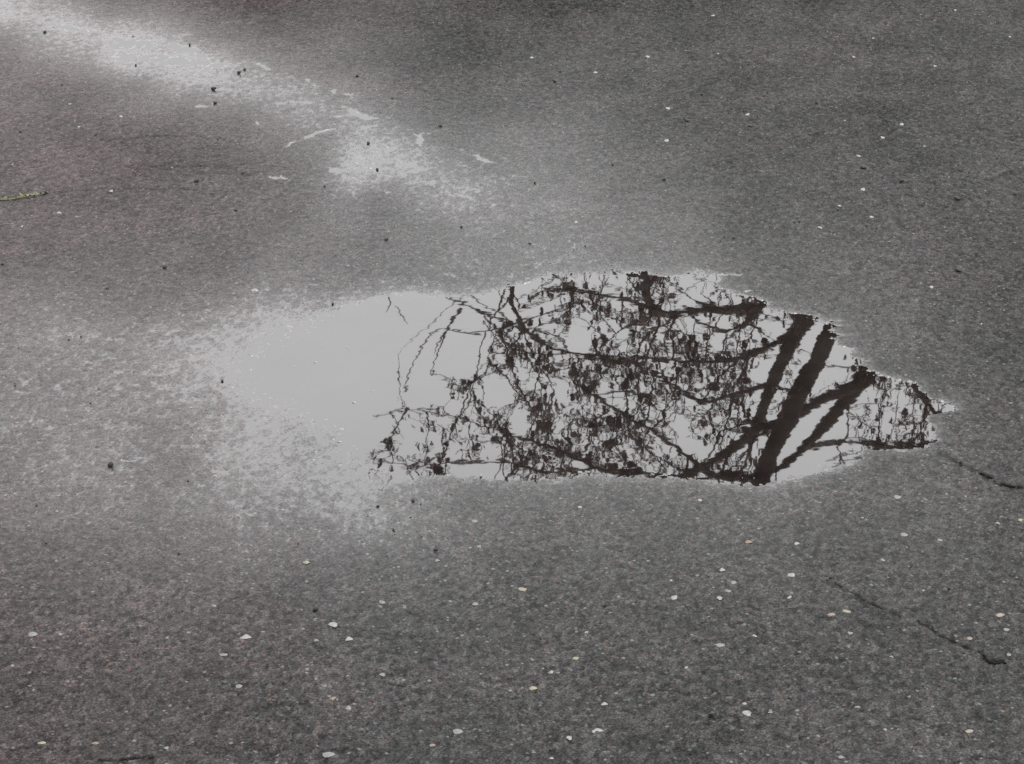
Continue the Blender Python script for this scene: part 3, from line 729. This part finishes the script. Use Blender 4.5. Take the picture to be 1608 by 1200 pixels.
for x, y, w_, h_, lab in [
 (174,733,14,9,'large black crumb lying alone left of the puddle'),(309,287,10,10,'black angular crumb in the upper left, below a smaller one'),
 (316,262,7,6,'small black crumb just above the angular crumb in the upper left'),(381,274,8,6,'black crumb to the right of the angular crumb in the upper left'),
 (376,116,9,8,'black crumb on the bright water streak, lower of a touching pair'),(384,111,7,6,'black crumb on the bright water streak, upper of a touching pair'),
 (338,163,8,9,'black crumb just below the bright water streak'),(336,142,12,5,'flat black crumb at the lower edge of the bright water streak'),
 (578,226,7,9,'black crumb between the small forked runnel and the second bright streak'),(495,959,11,10,'black round crumb on the near left beside the bright white oval chip'),
 (685,866,9,9,'black round crumb below the puddle, above a tiny white chip'),(648,788,9,8,'black crumb just below the left part of the puddle'),
 (606,378,9,8,'black crumb above the left part of the puddle'),(871,131,8,8,'black crumb in the far asphalt near the top centre'),
 (1355,266,11,8,'black crumb in the far right asphalt, right of a smaller one'),(1502,317,12,8,'black crumb in the far right asphalt near the right edge'),
 (950,955,9,7,'black crumb in the near asphalt below the middle of the puddle'),(1490,929,7,7,'black crumb in the near right asphalt above the long crack'),
]: put(B, 'black', x, y, w_, h_, lab, 'crumb', Gd)
many(B,'black',[(259,422,9),(71,52,8),(209,58,5),(298,71,5),(213,103,6),(97,135,7),(32,209,6),(151,215,6),(370,332,8),(389,429,6),(342,222,6),(510,295,6),(169,455,7),(4,417,8)],6,6,
     'tiny black crumb in the far asphalt at the upper left','crumb','tiny black crumbs on the upper left asphalt',.85)
many(B,'black',[(592,267,7),(692,200,8),(616,156,7),(561,121,6),(725,358,6),(522,478,5),(840,289,6),(832,385,7),(919,388,5),(962,261,7)],6,6,
     'tiny black crumb in the middle of the asphalt above the puddle','crumb','tiny black crumbs between the bright streak and the puddle',.8)
many(B,'black',[(1178,201,7),(1282,164,6),(1416,287,9),(1316,333,6),(1255,350,7),(1043,284,7),(1152,376,6),(1102,151,7),(1078,193,8),(1346,272,6),(993,160,5),(1593,307,9),(1504,429,14),(1420,216,5),(880,115,6),(953,104,5)],6,6,
     'tiny black crumb in the far asphalt at the upper right','crumb','tiny black crumbs on the upper right asphalt',.8)
many(B,'black',[(108,536,5),(127,530,5),(142,635,5),(24,607,5),(57,795,6),(349,599,7),(295,757,5),(281,872,7),(73,855,6),(468,856,5)],6,6,
     'tiny black crumb in the speckled wet asphalt left of the puddle','crumb','tiny black crumbs in the speckled wet area left of the puddle',.85)
many(B,'black',[(286,964,7),(200,1077,8),(69,1152,8),(637,1111,10),(728,1166,8),(974,868,7),(840,887,5),(865,1181,8),(1116,1127,12),(190,1050,6)],7,6,
     'tiny black crumb in the near asphalt along the bottom','crumb','tiny black crumbs along the bottom of the photo',.75)
flush()

# a black stick at the end of the crack, a weed sprig at the left edge
def tube_thing(name, pts, rs, mat, parent=None, sides=8):
    V, F = tubes([([Vector(p) for p in pts], rs)], sides); return mesh_obj(name, V, F, mat, parent)
mk, t, b = new_mat('wet_stick'); b.inputs['Base Color'].default_value = (.003, .003, .003, 1); b.inputs['Roughness'].default_value = .9; b.inputs['Specular IOR Level'].default_value = .1
pts = [ground(x, y, .0035) for x, y in ((1548,1034),(1555,1040),(1563,1043),(1572,1041),(1581,1042))]
tag(tube_thing('stick', pts, [.001,.002,.0026,.0026,.0014], mk), 'short black wet stick lying at the lower right end of the long crack', 'stick')
mg, t, b = new_mat('weed_green'); b.inputs['Base Color'].default_value = (.06, .068, .012, 1); b.inputs['Roughness'].default_value = .6
weed = bpy.data.objects.new('weed_sprig', None); C.objects.link(weed); wp = ground(45, 308, .003); weed.location = wp
tag(weed, 'thin yellow-green weed sprig growing along a crack at the left edge', 'weed')
st = [ground(x, y, .004) - wp for x, y in ((-60,318),(-20,313),(0,313),(15,312),(32,311),(48,308),(62,305),(75,302))]
for i, p in enumerate(st): p.z += .002 * math.sin(i * 1.7)
tube_thing('stem', st, [.0016,.0018,.002,.0019,.0016,.0012,.0009,.0006], mg, weed, 6)
V, F = [], []
for i in range(60):
    f = random.random() ** 1.3 * (len(st) - 1.01); k = int(f); p = st[k].lerp(st[k + 1], f - k)
    a = random.uniform(0, 2 * math.pi); Lh = random.uniform(.004, .011); d = Vector((math.cos(a), math.sin(a) * .8, random.uniform(.2, .9))); v = Vector((-math.sin(a), math.cos(a), 0)) * Lh * .28
    s0 = len(V); V += [p, p + d * Lh * .5 + v, p + d * Lh, p + d * Lh * .5 - v]; F += [(s0, s0 + 1, s0 + 2, s0 + 3)]
mesh_obj('leaves', V, F, mg, weed, False)
print('done')
